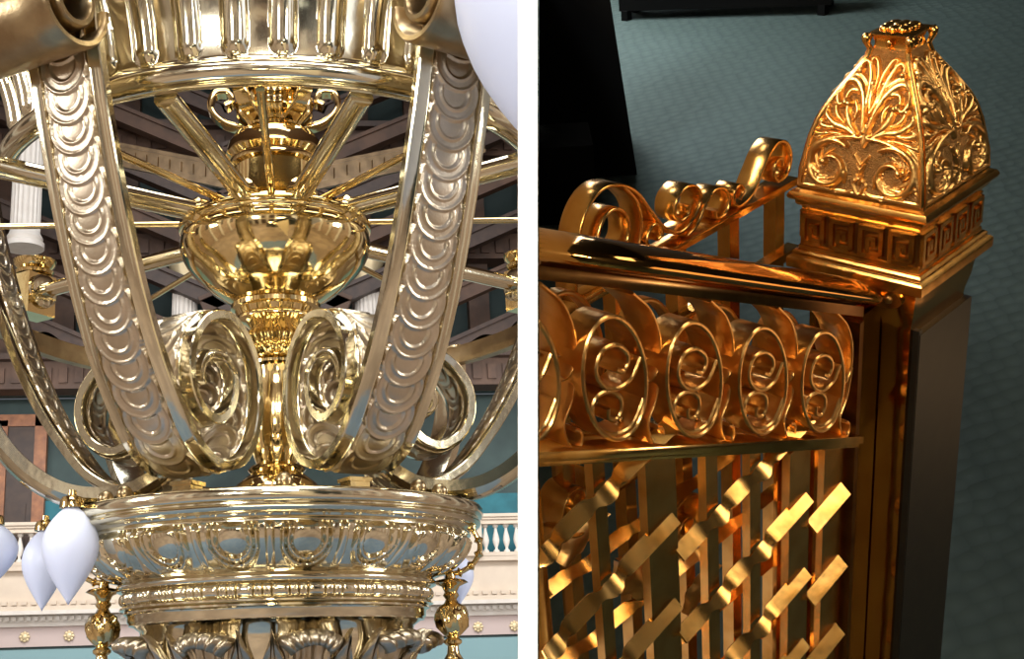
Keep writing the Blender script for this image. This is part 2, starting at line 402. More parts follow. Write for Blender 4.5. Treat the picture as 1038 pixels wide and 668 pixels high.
# --- bracket arms sweeping outward from the lower bowl
def arm():
    pts = spline([(1.35, 8.12), (1.6, 7.98), (1.95, 7.92), (2.35, 7.98), (2.75, 8.22), (3.1, 8.62), (3.36, 9.15), (3.5, 9.8), (3.52, 10.3)], 10)
    P, t = resample(pts, .06); rows = []
    for i in range(len(P)):
        d = P[min(i + 1, len(P) - 1)] - P[max(i - 1, 0)]; d /= np.linalg.norm(d); n = np.array([d[1], -d[0]])
        h = .075; sec = [(-.33, -h), (-.33, h * .6), (-.27, h), (-.22, h + .03), (0, h + .075), (.22, h + .03), (.27, h), (.33, h * .6), (.33, -h), (.24, -h - .01), (0, -h - .01), (-.24, -h - .01)]
        w = .85 - .3 * i / len(P)
        rows.append([(x * w, -(P[i][0] + n[0] * y), P[i][1] + n[1] * y) for x, y in sec])
    b = MB().grid(rows, cv=True)
    for r in (rows[0], rows[-1]): o = len(b.v); b.v += r; b.f.append(tuple(range(o, o + len(r))))
    lf = MB()
    for i in range(4, len(P) - 4, 4):                            # overlapping leaf scales on the underside
        d = P[i + 1] - P[i - 1]; d /= np.linalg.norm(d); n = np.array([d[1], -d[0]]); w = .85 - .3 * i / len(P)
        for sg in (-1, 1):
            G = []
            for a in range(7):
                row = []
                for c in range(7):
                    u = a / 6; v = (c / 6 - .5) * 2; x = (.10 * sg + v * .10) * w; s_ = u * .32 - .05 + abs(v) * -.05; hh = .07 + .06 * u + .03 * (1 - v * v) - .05 * u * u
                    q = P[i] + d * s_ + n * hh; row.append((x, -q[0], q[1]))
                G.append(row)
            lf.grid(G)
    return b, lf
ab, al = arm()
a0_ = part(ab, 'bracket_arm', M['pale'], math.radians(-86)); al.obj('leaf_underside', M['leaf'], a0_)
for a in (83, -140, 136): copy(a0_, ch, math.radians(a))
# small plinth blocks and beads on the lower bowl deck
for a in (-32, 28):
    part(MB().box(-.11, -1.9, 7.71, .11, -1.68, 7.85).box(-.13, -1.92, 7.82, .13, -1.66, 7.86), 'rib_foot', M['gold'], math.radians(a + (2 if a < 0 else -2)))
for a in (-62, 58, -50, 46, 2): part(MB().sphere((0, -2.02, 7.79), .085), 'ball_bead', M['dimgold'], math.radians(a))

# --- acanthus leaves round the cup under the bowl
def acanthus(curl=True):
    G = []; nu, nv = 30, 44
    for i in range(nu + 1):
        t = i / nu; row = []
        wid = (.46 if curl else .26) * (math.sin(PI * min(1, .22 + t * .62)) ** .8 if curl else math.sin(PI * (.12 + .86 * t)) ** .8)
        if curl:
            if t < .72: z = 5.35 + t / .72 * 1.02; r = 1.28 + .24 * (t / .72) ** 1.5
            else:
                a = (t - .72) / .28 * PI * 1.25; z = 6.33 + .085 * math.sin(a) - .02 * (1 - math.cos(a)); r = 1.52 + .13 * (1 - math.cos(a))
        else: z = 5.40 + t * 1.0; r = 1.32 + .14 * t + .18 * t ** 5
        for j in range(nv + 1):
            v = j / nv * 2 - 1; lob = 1 + (.13 if curl else .05) * math.cos(t * PI * (9 if curl else 3))
            th = v * wid * lob / r; rr = r - .05 * abs(v) ** 1.5 * 2 + .030 * math.cos(v * PI * (7 if curl else 3)) * (1 - .3 * t) + (.05 * (1 - abs(v)))
            if curl and t > .7: rr -= .04 * v * v
            row.append((rr * math.sin(th), -rr * math.cos(th), z + (-.07 if curl else -.22) * v * v * (.3 + t)))
        G.append(row)
    b = MB().grid(G); off = [[(p[0] * .97, p[1] * .97, p[2]) for p in row] for row in G]; b.grid(off)
    for e in (0, -1): b.grid([G[e], off[e]])
    for j in (0, -1): b.grid([[g[j] for g in G], [g[j] for g in off]])
    return b
L0 = part(acanthus(True), 'curled_acanthus_leaf', M['leaf'], math.radians(-28), ang=60)
for k in range(1, 9): copy(L0, ch, math.radians(-28 + 40 * k))
L1 = part(acanthus(False), 'pointed_leaf', M['leaf'], math.radians(-14), ang=60)
sh = [(-14, 0)] + [(-14 + 40 * k, 0) for k in range(1, 9)]
for k in range(1, 9): copy(L1, ch, math.radians(-14 + 40 * k))
for k in range(9): copy(L1, ch, math.radians(-2 + 40 * k))

# --- pendants at the sides of the cup
def twist(a, r, z, j):
    if 6.35 < z < 6.66: r += .02 * math.sin(a * 7 + z * 22)
    return r, z
pend = [(.0, 7.02), (.05, 7.0), (.06, 6.95), (.16, 6.93), (.20, 6.90), (.10, 6.86), (.07, 6.80), (.09, 6.76), (.06, 6.72), (.08, 6.68), (.14, 6.64), (.175, 6.56), (.18, 6.50), (.165, 6.42), (.10, 6.34), (.06, 6.31), (.10, 6.28), (.10, 6.25), (.06, 6.22), (.07, 6.14), (.12, 6.06), (.22, 6.02), (.10, 5.98), (.06, 5.94), (.11, 5.88), (.13, 5.80), (.09, 5.70), (.05, 5.62), (.0, 5.5)]
pd = part(MB().lathe(pend, 56, c=(0, -1.92), fn=twist), 'side_pendant', M['gold'], math.radians(86), ang=50)
sc_ = spline([(1.92, 7.0), (2.05, 7.02), (2.2, 7.12), (2.27, 7.3), (2.2, 7.48)], 6)
MB().tube([(0, -a, b) for a, b in sc_], [.03 + .03 * (i % 5 == 0) for i in range(len(sc_))], 12).obj('hook', M['gold'], pd)
copy(pd, ch, math.radians(-93)); copy(pd, ch, math.radians(176))

# --- frosted pointed lamp shades
def shade_prof(h, w, e=1.05):
    return [(.02, 0)] + [(w * (math.sin(PI * (k / 20) ** (.80 if e > 1 else .75)) ** e) if k < 20 else 0, -h * (k / 20)) for k in range(1, 21)]
def at(px, py, y):                                             # pixel of the 1038x668 frame to a place at depth y
    d = W @ Vector(((px - 380) / 1250, (334 - py) / 1250, 1)); return CAM + d * ((y - CAM.y) / d.y)
def lamp(p, h, w, hook, e=1.05):
    lo = p - Vector((0, 0, Z0))
    o = MB().lathe(shade_prof(h, w, e), 48).obj('glass_shade', M['globe'], ch, lo, ang=80)
    MB().lathe([(.0, .14), (.04, .13), (.045, .08), (.10, .06), (.12, .02), (.125, -.05), (.10, -.05)], 32).obj('shade_holder', M['gold'], o)
    if hook:
        MB().tube(spline([(0, 0, .1), (.02, .02, .2), (.10, .05, .27), (.20, .15, .22), (.24, .4, .2)], 7), .04, 10).obj('shade_arm', M['gold'], o)
for px, py, y, h, w in ((-6, 528, 1.2, .80, .30), (46, 534, 1.0, .98, .255), (73, 510, -1.2, 1.02, .285), (464, 560, 2.4, .68, .20)): lamp(at(px, py, y), h, w, False)
lamp(at(628, -160, -4.7), 3.6, 1.55, False, .75)

# ================================================================ ROTUNDA BEHIND THE CHANDELIER
YB = 26.0
def wbox(name, m_, x0, y0, z0, x1, y1, z1): return struct(MB().box(x0, y0, z0, x1, y1, z1).obj(name, M[m_]))
wbox('floor', 'bluefloor', -22, -30, -.3, 22, YB + 4, 0)
struct(MB().lathe([(8.5, .0), (8.5, .03), (0.01, .03)], 64).obj('floor_2', M['rug']))
wbox('ceiling', 'brown', -22, -30, 30, 22, YB + 4, 30.3)
wbox('wall_left', 'warm', -22.3, -30, 0, -22, YB + 4, 30)
wbox('wall_right', 'warm', 22, -30, 0, 22.3, YB + 4, 30)
wbox('wall_rear', 'warm', -22, -30.3, 0, 22, -30, 30)
wbox('wall_back_lower', 'ltteal', -22, YB, 0, 22, YB + .4, 6.9)
wbox('wall_back_frieze', 'pink', -22, YB - .05, 6.95, 22, YB + .4, 7.55)
wbox('wall_back_band', 'cream', -22, YB - .1, 8.35, 22, YB + .4, 9.25)
wbox('wall_back_gallery', 'teal', -22, YB + 2, 9, 22, YB + 2.4, 15.2)
wbox('trim_60', 'tealband', -22, YB + 1.85, 9, 22, YB + 2, 11.7)
wbox('wall_back_upper', 'dteal', -22, YB + .6, 15, 22, YB + .9, 30)
def trim(n, m_, z0, z1, d, dent=None):
    b = MB().box(-22, YB - d, z0, 22, YB + .5, z1)
    if dent:
        k = -13.
        while k < 13: b.box(k, YB - d - .10, z0 + (z1 - z0) * .2, k + dent * .55, YB - d, z1 - (z1 - z0) * .25); k += dent
    return struct(b.obj('trim_%d' % n, M[m_]))
trim(1, 'dteal', 6.88, 6.95, .02); trim(2, 'white', 7.55, 7.68, .15); trim(3, 'white', 7.68, 7.90, .2, .22); trim(4, 'white', 7.90, 8.02, .55)
trim(5, 'cream', 8.02, 8.16, .35); trim(6, 'cream', 8.16, 8.35, .25, .30)
trim(7, 'cream', 9.25, 9.40, .30)
for n, z, mm in ((8, 15.0, 'brown'), (9, 19.4, 'brown'), (10, 23.2, 'brown')):
    trim(n, mm, z, z + .9, .5, .5); trim(n + 10, 'dbrown', z + .9, z + 1.1, .9)
for k in range(14):                                              # brown coffer bars between the beams
    struct(MB().box(-13.4 + k * 2, YB + .1, 15.9, -12.7 + k * 2, YB + .6, 30).obj('trim_%d' % (31 + k), M['brown']))
for k in range(16):                                              # sloping coffer ribs of the vault, left and right
    sg = -1 if k < 8 else 1; q = k % 8
    b = MB().box(-9, -.25, 0, 9, .25, .42); b.box(-9, -.35, .42, 9, .25, .55)
    b.xf(Matrix.Translation((sg * (5.5 + q * .15), YB - 1.4, 15.6 + q * 1.75)) @ Matrix.Rotation(-sg * .42, 4, 'Y'))
    struct(b.obj('trim_%d' % (61 + k), M['brown' if q % 2 else 'dbrown']))
# rosettes on the frieze
rz = MB().sphere((0, 0, 0), .11, 14, (1, .5, 1))
for k in range(8): rz.sphere((.12 * math.cos(k * PI / 4), 0, .12 * math.sin(k * PI / 4)), .05, 8, (1, .6, 1))
for k, px in enumerate((25, 70, 116, 485, 522)):
    p = at(px, 643 if px < 300 else 641, YB - .1); o = rz.obj('rosette', M['capital'], loc=(p.x, YB - .1, 7.25 if px < 300 else 7.2))
    tag(o, ['gilt rosette on the mauve frieze nearest the left edge', 'gilt rosette on the mauve frieze, second from the left edge', 'gilt rosette on the mauve frieze beside the left pendant', 'gilt rosette on the mauve frieze just right of the right pendant', 'gilt rosette on the mauve frieze nearest the white divider'][k], 'rosette', 'gilt rosettes on the frieze')
# balustrades
def balustrade(x0, x1, label):
    xm = (x0 + x1) / 2; r = empty('balustrade', label, 'balustrade', (xm, YB - .1, 9.4), 'cream gallery balustrades')
    h = (x1 - x0) / 2
    MB().box(-h, -.22, 1.02, h, .22, 1.16).box(-h, -.28, 1.16, h, .28, 1.24).box(-h, -.34, 1.24, h, .3, 1.34).obj('top_rail', M['cream'], r)
    MB().box(-h, -.22, 0, h, .22, .12).obj('bottom_rail', M['cream'], r)
    pr = [(.10, .12), (.10, .18), (.05, .22), (.045, .28), (.10, .42), (.115, .52), (.09, .66), (.05, .82), (.045, .9), (.09, .94), (.10, 1.02)]
    b0 = None; n = int((x1 - x0) / .34)
    for k in range(n):
        x = -h + .17 + k * .34
        if b0 is None: b0 = MB().lathe(pr, 16).obj('baluster', M['white'], r, (x, 0, 0))
        else: copy(b0, r, loc=(x, 0, 0))
balustrade(-9.6, -4.6, 'cream balustrade of the gallery behind the left lamp shades')
balustrade(6.55, 9.6, 'cream balustrade of the gallery at the far right behind the chandelier')
struct(MB().box(5.4, YB - .45, 9.4, 6.55, YB + .2, 10.9).box(-4.6, YB - .45, 9.4, -3.5, YB + .2, 10.9).obj('trim_50', M['cream']))
# wooden screen behind the left gallery
r = empty('wooden_screen', 'tall orange wooden door screen behind the gallery at the left edge', 'wooden screen', (-9.0, YB + 1.6, 9.4))
MB().box(-1.5, 0, 0, -1.2, .3, 5.2).box(.9, 0, 0, 1.3, .3, 5.2).box(-1.5, 0, 4.8, 1.3, .3, 5.2).box(-.3, 0, 0, 0, .25, 5).obj('screen_frame', M['wood'], r)
MB().box(-1.2, .1, 0, .9, .2, 4.8).box(-1.0, .06, .3, -.4, .12, 2.2).box(.1, .06, .3, .7, .12, 2.2).obj('screen_panel', M['dbrown'], r)
# fluted columns
def column(px, label, z0=14.9, H=4.4, yy=YB - .9):
    p = at(px, 260, yy); r = empty('fluted_column', label, 'column', (p.x, p.y, z0), 'white fluted columns of the upper storey')
    def fl(a, rr, z, j): return rr - .035 * abs(math.sin(a * 10)), z
    MB().lathe([(.44, .5), (.43, H * .5), (.40, H - .9)], 200, fn=fl).obj('column_shaft', M['white'], r)
    MB().lathe([(.58, 0), (.58, .16), (.5, .2), (.54, .3), (.48, .4), (.44, .5)], 48, caps=True).obj('column_base', M['white'], r)
    MB().lathe([(.42, H - .95), (.46, H - .85), (.42, H - .8), (.52, H - .4), (.62, H - .15), (.62, H)], 48, caps=True).obj('column_capital', M['capital'], r)
for px, lb in ((24, 'white fluted stone column left of the left scroll rib'), (188, 'white fluted stone column just left of the polished hub bowl'), (371, 'white fluted stone column just right of the polished hub bowl')): column(px, lb, *((18.2, 9.5, YB - 5) if px < 100 else ()))
# camera-side wall of the rotunda (seen in the polished metal)
b = MB()
for k in range(9): b.box(-20 + k * 5, -30, 0, -18.6 + k * 5, -29.4, 26)
struct(b.obj('trim_90', M['white']))
struct(MB().box(-22, -30, 9, 22, -28.6, 10.2).box(-22, -30, 18, 22, -29, 19).obj('trim_91', M['cream']))
b = MB()
for k in range(8): b.box(-18.2 + k * 5, -29.98, 1, -15.6 + k * 5, -29.9, 7.6); b.box(-18.2 + k * 5, -29.98, 11, -15.6 + k * 5, -29.9, 16.5)
struct(b.obj('trim_92', M['dbrown']))
for sx in (-1, 1):
    b = MB()
    for k in range(7): b.box(sx * 22 - .3, -26 + k * 7, 10.5, sx * 22 + .3, -22.6 + k * 7, 17)
    struct(b.obj('trim_%d' % (94 + sx), M['dbrown']))
    b = MB()
    for k in range(9): b.box(sx * 22 - .5, -28.5 + k * 6, 0, sx * 22 + .5, -27.3 + k * 6, 26)
    struct(b.obj('trim_%d' % (97 + sx), M['white']))

# ================================================================ ADDED DIVIDER, A WHITE STRIP BETWEEN THE TWO VIEWS
def camw(px, py, z): return CAM + W @ Vector(((px - 380) / 1250 * z, (334 - py) / 1250 * z, z))
zf, zb = .30, 8.05; b = MB()
v = []
for z, (xa, xb) in ((zf, (525, 545)), (zb, (534.6, 535.6))):
    for px in (xa, xb):
        for s in (1, -1): p = CAM + W @ Vector(((px - 380) / 1250 * z, s * .30 * z, z)); v.append(p)
b.add(v, [(0, 1, 3, 2)]); e = .006
face = b.obj('trim_1_jamb_edge', M['jamb']); struct(face); face.name = 'trim_100'  # front face of the added divider, shows as the white strip
b = MB().add(v, [(0, 4, 5, 1), (2, 3, 7, 6), (4, 6, 7, 5), (0, 2, 6, 4), (1, 5, 7, 3)])
struct(b.obj('wall_divider', M['gilt_wall']))  # hidden sides act as a reflector for the brass

# ================================================================ NEWEL POST (right)
post = empty('newel_post', 'square orange brass newel post with domed relief cap', 'newel post', mw=R4((.5, .5, -6.5)))
def rp_(mb, name, m_, parent=post, label=None, ang=35, off=(.5, .5, -6.5)):
    mb.v = [((x - off[0]) * U, (y - off[1]) * U, (z - off[2]) * U) for x, y, z in mb.v]
    o = mb.obj(name, m_, parent, ang=ang)
    if label: o['label'] = label
    return o
def sq(prof):                                                   # profile (inset, z) swept round the unit square
    P = [[(i, i, z), (1 - i, i, z), (1 - i, 1 - i, z), (i, 1 - i, z)] for i, z in prof]
    return MB().grid(P, cv=True)
def bez(p, n=5):
    out = []
    for k in range(len(p)): out.append(p[k])
    return out
rp_(sq([(.2, .055), (.048, .055), (.045, .03), (.03, .022), (.012, .015), (.0, -.005), (-.004, -.02), (.004, -.038), (.022, -.05), (.038, -.058), (.038, -.075), (.05, -.095), (.07, -.105), (.075, -.125), (.2, -.125)]), 'upper_moulding', M['r_brass'], ang=25)
rp_(sq([(.3, -.12), (.078, -.12), (.078, -.405), (.3, -.405)]), 'cap_block', M['r_brass'])
rp_(sq([(.3, -.40), (.06, -.40), (.058, -.425), (.04, -.432), (.028, -.445), (.03, -.465), (.012, -.475), (.0, -.49), (-.002, -.505), (.0, -.56), (.008, -.567), (.05, -.57), (.2, -.57)]), 'lower_moulding', M['r_brass'], ang=25)
rp_(sq([(.2, -.565), (.07, -.565), (.075, -.62), (.09, -.75), (.115, -.86), (.12, -.9), (.12, -6.5), (.5, -6.5)]), 'post_shaft', M['r_mirror'])
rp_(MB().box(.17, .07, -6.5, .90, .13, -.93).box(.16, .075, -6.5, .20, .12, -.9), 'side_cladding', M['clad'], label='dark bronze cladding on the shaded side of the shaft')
# fret panels: a Greek key on each face
def key_panel():
    b = MB(); w = .86; x0 = -.43; z0, z1 = -.385, -.145; t = .030; d = .034
    def bar(xa, za, xb, zb): b.box(min(xa, xb) - t / 2, -d, min(za, zb) - t / 2, max(xa, xb) + t / 2, .004, max(za, zb) + t / 2)
    b.box(x0, -.012, z0 - .012, x0 + w, .004, z0 + .004); b.box(x0, -.012, z1 - .004, x0 + w, .004, z1 + .012)
    n = 4; p = w / n; hh = z1 - z0
    for k in range(n):
        a = x0 + k * p + .028
        pts = [(0, .06), (0, .92), (.80, .92), (.80, .20), (.30, .20), (.30, .62), (.52, .62), (.52, .42)]
        pts = [(a + u * p * .86, z0 + v_ * hh) for u, v_ in pts]
        for (xa, za), (xb, zb) in zip(pts, pts[1:]): bar(xa, za, xb, zb)
        b.box(a - t / 2, -d, z0 + .03 * hh, a + p * .62, .004, z0 + .03 * hh + t)
    return b
def face_xf(mb, face, dist):                                    # panel coords (x right, y out(-), z) to the left or the right face
    if face == 'L': mb.v = [(dist + y, .5 - x, z) for x, y, z in mb.v]
    elif face == 'R': mb.v = [(.5 + x, dist + y, z) for x, y, z in mb.v]
    elif face == 'LB': mb.v = [(1 - dist - y, .5 + x, z) for x, y, z in mb.v]
    else: mb.v = [(.5 - x, 1 - dist - y, z) for x, y, z in mb.v]
    return mb
for f in ('L', 'R', 'LB', 'RB'):
    rp_(face_xf(key_panel(), f, .078), 'greek_key_panel', M['r_brass'])
    rp_(face_xf(MB().box(-.42, -.006, -.385, .42, .004, -.145), f, .078), 'panel_field', M['r_shade'], label='dark field behind the greek key')  # groove shade put into the plate colour
# dome
dz = [.05, .17, .29, .40, .517, .60, .707, .81, .90, .96]; di = [.058, .064, .085, .105, .138, .175, .235, .30, .352, .368]
def hw(z): return .5 - np.interp(z, dz, di)
strokes = []
def S(pts, w, hgt=.03, n=10, end=None, taper=(.35, 1, .5)):
    w = w * 1.05; end = end and end * 1.1
    P, t = resample(spline(pts, n), .006); L = t[-1]
    ww = np.interp(t / L, [0, .5, 1], [w * taper[0], w * taper[1], w * taper[2]])
    strokes.append((P, ww, hgt))
    if end: strokes.append((P[-1:], np.array([end]), hgt * 1.25))
def spiral(cx, cz, r0, r1, a0, a1, w, hgt=.034, end=None, sq_=1.):
    w = w * 1.1; n = 60; pts = [(cx + (r0 + (r1 - r0) * k / n) * math.cos(math.radians(a0 + (a1 - a0) * k / n)), cz + sq_ * (r0 + (r1 - r0) * k / n) * math.sin(math.radians(a0 + (a1 - a0) * k / n))) for k in range(n + 1)]
    P, t = resample(pts, .006); ww = np.interp(t / t[-1], [0, .3, 1], [w * .6, w, w * .5]); strokes.append((P, ww, hgt))
    if end: strokes.append((P[-1:], np.array([end]), hgt * 1.2))
spiral(.225, .225, .185, .05, 125, -330, .026, end=.030)
for a in (20, -20, -60, -100, -140):
    r_ = .185 - .03 * (60 - a) / 200; c, s_ = math.cos(math.radians(a)), math.sin(math.radians(a))
    S([(.225 + r_ * c, .225 + r_ * s_), (.225 + r_ * .72 * math.cos(math.radians(a - 28)), .225 + r_ * .72 * math.sin(math.radians(a - 28))), (.225 + r_ * .5 * math.cos(math.radians(a - 62)), .225 + r_ * .5 * math.sin(math.radians(a - 62)))], .017, .024)
S([(.02, .44), (.14, .43), (.27, .385), (.37, .29), (.415, .16), (.42, .08)], .030, .032)
S([(.10, .44), (.25, .44), (.36, .37), (.43, .24), (.44, .14)], .017, .022)
for z_ in (.30, .24, .18, .12): S([(.39, z_ + .02), (.425, z_ - .03), (.43, z_ - .09)], .014, .02)
S([(.03, .43), (.13, .48), (.22, .50), (.29, .55), (.31, .60)], .028, .03, end=.026)
S([(.06, .46), (.12, .52), (.15, .58), (.16, .63)], .026, .03, end=.024)
S([(.20, .48), (.30, .48), (.36, .52), (.385, .55)], .022, .028, end=.022)
S([(.27, .44), (.36, .42), (.41, .43), (.42, .47)], .018, .024, end=.018)
S([(.015, .47), (.04, .60), (.08, .70), (.15, .765), (.225, .75), (.25, .68), (.22, .62), (.18, .635)], .030, .036, end=.026)
S([(.06, .64), (.10, .70), (.16, .71), (.185, .67), (.165, .64)], .019, .026, end=.018)
S([(.03, .60), (.045, .72), (.07, .82), (.11, .88), (.145, .86), (.145, .82)], .022, .03, end=.020)
S([(.045, .72), (.09, .77), (.14, .80), (.18, .79)], .020, .025)
S([(.01, .70), (.015, .80), (.035, .86), (.06, .90), (.085, .90), (.085, .87)], .016, .026, end=.017)
S([(.0, .58), (.02, .66), (.03, .72), (.035, .76)], .018, .022, end=.016)
S([(.0, .38), (.015, .46), (.0, .52)], .024, .024); S([(.0, .05), (.03, .09), (.045, .13), (.03, .16)], .012, .016, end=.014)
S([(.04, .085), (.10, .06), (.17, .05)], .010, .014)
S([(.16, .52), (.22, .56), (.245, .62)], .018, .024, end=.016); S([(.10, .53), (.09, .60), (.12, .65)], .014, .02)
S([(.33, .46), (.38, .44), (.425, .40), (.44, .34)], .015, .02); S([(.30, .52), (.36, .50), (.40, .47)], .014, .02)
for a in (100, 60, 30, 0, -30, -65, -100, -135, -170):
    c, s_ = math.cos(math.radians(a)), math.sin(math.radians(a)); S([(.225 + .125 * c, .225 + .125 * s_), (.225 + .095 * math.cos(math.radians(a - 22)), .225 + .095 * math.sin(math.radians(a - 22))), (.225 + .075 * math.cos(math.radians(a - 45)), .225 + .075 * math.sin(math.radians(a - 45)))], .013, .018)
for z_, x_ in ((.33, .05), (.27, .03), (.20, .025)): S([(x_, z_), (x_ - .02, z_ - .03), (.0, z_ - .07)], .013, .018)
S([(.24, .70), (.29, .66), (.31, .62)], .014, .02, end=.012); S([(.17, .77), (.20, .82), (.19, .86)], .013, .018)
def dome_relief():
    nx, nz = 150, 190; zs = np.linspace(.05, .96, nz + 1); us = np.linspace(-1, 1, nx + 1)
    X = us[None, :] * hw(zs)[:, None]; Z = np.repeat(zs[:, None], nx + 1, 1); H = np.zeros_like(X); AX = np.abs(X)
    for P, ww, hg in strokes:
        lo = P.min(0) - ww.max(); hi = P.max(0) + ww.max()
        ids = np.where((AX >= lo[0]) & (AX <= hi[0]) & (Z >= lo[1]) & (Z <= hi[1]))
        if not len(ids[0]): continue
        q = np.stack([AX[ids], Z[ids]], 1)
        d = np.sqrt(((q[:, None, :] - P[None]) ** 2).sum(2)); k = d / ww[None]; j = k.min(1)
        h = hg * np.sqrt(np.clip(1 - j ** 2, 0, 1)); H[ids] = np.maximum(H[ids], h)
    H *= 1.2; border = np.clip((np.abs(us) - .945) / .03, 0, 1)[None] * .018; H2 = np.maximum(H * np.clip((.95 - np.abs(us)) / .10, 0, 1)[None] ** .5, border)
    H2 = np.maximum(H2, np.where(Z < .07, .012, 0))
    G = []
    for i in range(nz + 1):
        slope = (np.interp(zs[i] + .01, dz, di) - np.interp(zs[i] - .01, dz, di)) / .02; nn = 1 / math.hypot(1, slope); base = np.interp(zs[i], dz, di)
        G.append([(X[i, j], base - H2[i, j] * nn, zs[i] + H2[i, j] * nn * slope * .8) for j in range(nx + 1)])
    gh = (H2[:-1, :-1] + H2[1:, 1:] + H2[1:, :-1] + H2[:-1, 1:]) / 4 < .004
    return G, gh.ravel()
G, GH = dome_relief()
for f in ('L', 'R', 'LB', 'RB'):
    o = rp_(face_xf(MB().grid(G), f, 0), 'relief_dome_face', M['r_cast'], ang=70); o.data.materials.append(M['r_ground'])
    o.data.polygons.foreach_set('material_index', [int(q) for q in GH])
for sx, sy in ((0, 0), (1, 0), (0, 1), (1, 1)):                  # smooth corner beads
    pts = []
    for z in np.linspace(.05, .965, 22):
        i = float(np.interp(z, dz, di)) + .008; pts.append((i if sx == 0 else 1 - i, i if sy == 0 else 1 - i, z))
    rp_(MB().tube(pts, .022, 10), 'corner_bead', M['r_brass'])
# finial pad
fin = sq([(.5, .95), (.365, .95), (.385, .97), (.39, 1.0), (.38, 1.03), (.355, 1.045), (.35, 1.06), (.37, 1.072), (.41, 1.078), (.5, 1.085)])
fo = rp_(fin, 'finial_pad', M['r_brass'], ang=30)
for sx, sy in ((1, 1), (1, -1), (-1, 1), (-1, -1)):
    b = MB(); cx_, cy_ = .5 + sx * .148, .5 + sy * .148
    b.tube([(cx_ - sx * .022, cy_ - sy * .022, .93), (cx_ - sx * .014, cy_ - sy * .014, .965), (cx_ - sx * .004, cy_ - sy * .004, .99), (cx_, cy_, 1.01), (cx_, cy_, 1.035), (cx_ - sx * .006, cy_ - sy * .006, 1.052), (cx_ - sx * .012, cy_ - sy * .012, 1.06)], [.018, .018, .02, .028, .036, .026, .008], 14)
    rp_(b, 'corner_curl', M['r_brass'], ang=60)
b = MB(); b.sphere((.5, .5, 1.09), .045, 14, (1, 1, .5))
for k in range(8):
    a = k * PI / 4; c, s_ = math.cos(a), math.sin(a); R_l = .095 if k % 2 == 0 else .12
    b.sphere((.5 + c * R_l * .75, .5 + s_ * R_l * .75, 1.085), .042, 12, (1, 1, .5))
rp_(b, 'rosette_top', M['r_brass'], ang=60)
for sy in (.5,):
    rp_(MB().sphere((.362, .5, 1.0), .022, 12, (.6, 1, 1.2)).sphere((.5, .362, 1.0), .022, 12, (1, .6, 1.2)), 'finial_stud', M['r_brass'], ang=60)

# ================================================================ STAIR RAILING (front)
SL = .479
def rail_root(name, label, cat, l): return empty(name, label, cat, mw=R4(l))
fr = rail_root('stair_railing', 'sloping orange brass stair railing with scroll frieze and lattice below the handrail', 'railing', (-1.6, .39, -6.5))
FO = (-1.6, .39, -6.5)
def fp(mb, name, m_, parent=fr, ang=35): return rp_(mb, name, m_, parent, ang=ang, off=FO)
AF = .39
def zt(x): return -.632 - .490 * x                          # handrail centre
def zl(x): return -1.755 - SL * (x - .05)                        # lower band
pr = []; 
for x, k in ((-4.2, 1), (-2.5, 1), (-1, 1), (-.35, 1), (-.2, .97), (-.1, .9), (-.02, .78), (.04, .6), (.075, .4)): pr.append((x, k))
P = []
for x, k in pr:
    P.append([(x, AF + .165 * k * math.cos(a) * (1 + .12 * math.cos(2 * a)), zt(x) + .112 * k * math.sin(a) + (.02 if math.sin(a) < -.5 else 0)) for a in [2 * PI * j / 28 for j in range(28)]])
b = MB().grid(P, cv=True)
for rr in (P[0], P[-1]): o = len(b.v); b.v += rr; b.f.append(tuple(range(o, o + len(rr))))
hr = fp(b, 'handrail', M['r_mirror'], ang=50)
P = [[(.055 + .03 * (j > 0), AF - .05 + .13 * math.cos(a) - .05, -.66 + .07 * math.sin(a)) for a in [2 * PI * k / 20 for k in range(20)]] for j in (0, 1)]
b = MB().grid(P, cv=True); 
for rr in (P[0], P[-1]): o = len(b.v); b.v += rr; b.f.append(tuple(range(o, o + 20)))
tg = fp(b, 'end_plate', M['r_brass'], ang=50)
fp(MB().sphere((.055, .255, -.66), .03, 12, (.6, 1, 1)), 'screw', M['screw'], tg, ang=60)
def slab(x0, x1, y0, y1, zf_, h0, h1):
    v = [(x, y, zf_(x) + h) for x in (x0, x1) for y in (y0, y1) for h in (h0, h1)]
    return MB().add(v, [(0, 1, 3, 2), (4, 6, 7, 5), (0, 4, 5, 1), (2, 3, 7, 6), (0, 2, 6, 4), (1, 5, 7, 3)])
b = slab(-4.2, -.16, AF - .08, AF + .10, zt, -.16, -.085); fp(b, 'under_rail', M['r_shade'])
b = slab(-4.2, -.16, AF - .12, AF + .34, zl, -.06, .0); b2 = slab(-4.2, -.16, AF - .09, AF + .30, zl, -.10, -.06); b.add(b2.v, b2.f)
fp(b, 'frieze_bottom_bar', M['r_brass'])
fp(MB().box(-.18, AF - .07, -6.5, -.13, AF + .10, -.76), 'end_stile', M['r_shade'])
fp(MB().box(-.13, AF - .06, -6.5, .105, AF + .30, -.72), 'end_plate_stile', M['r_mirror'])
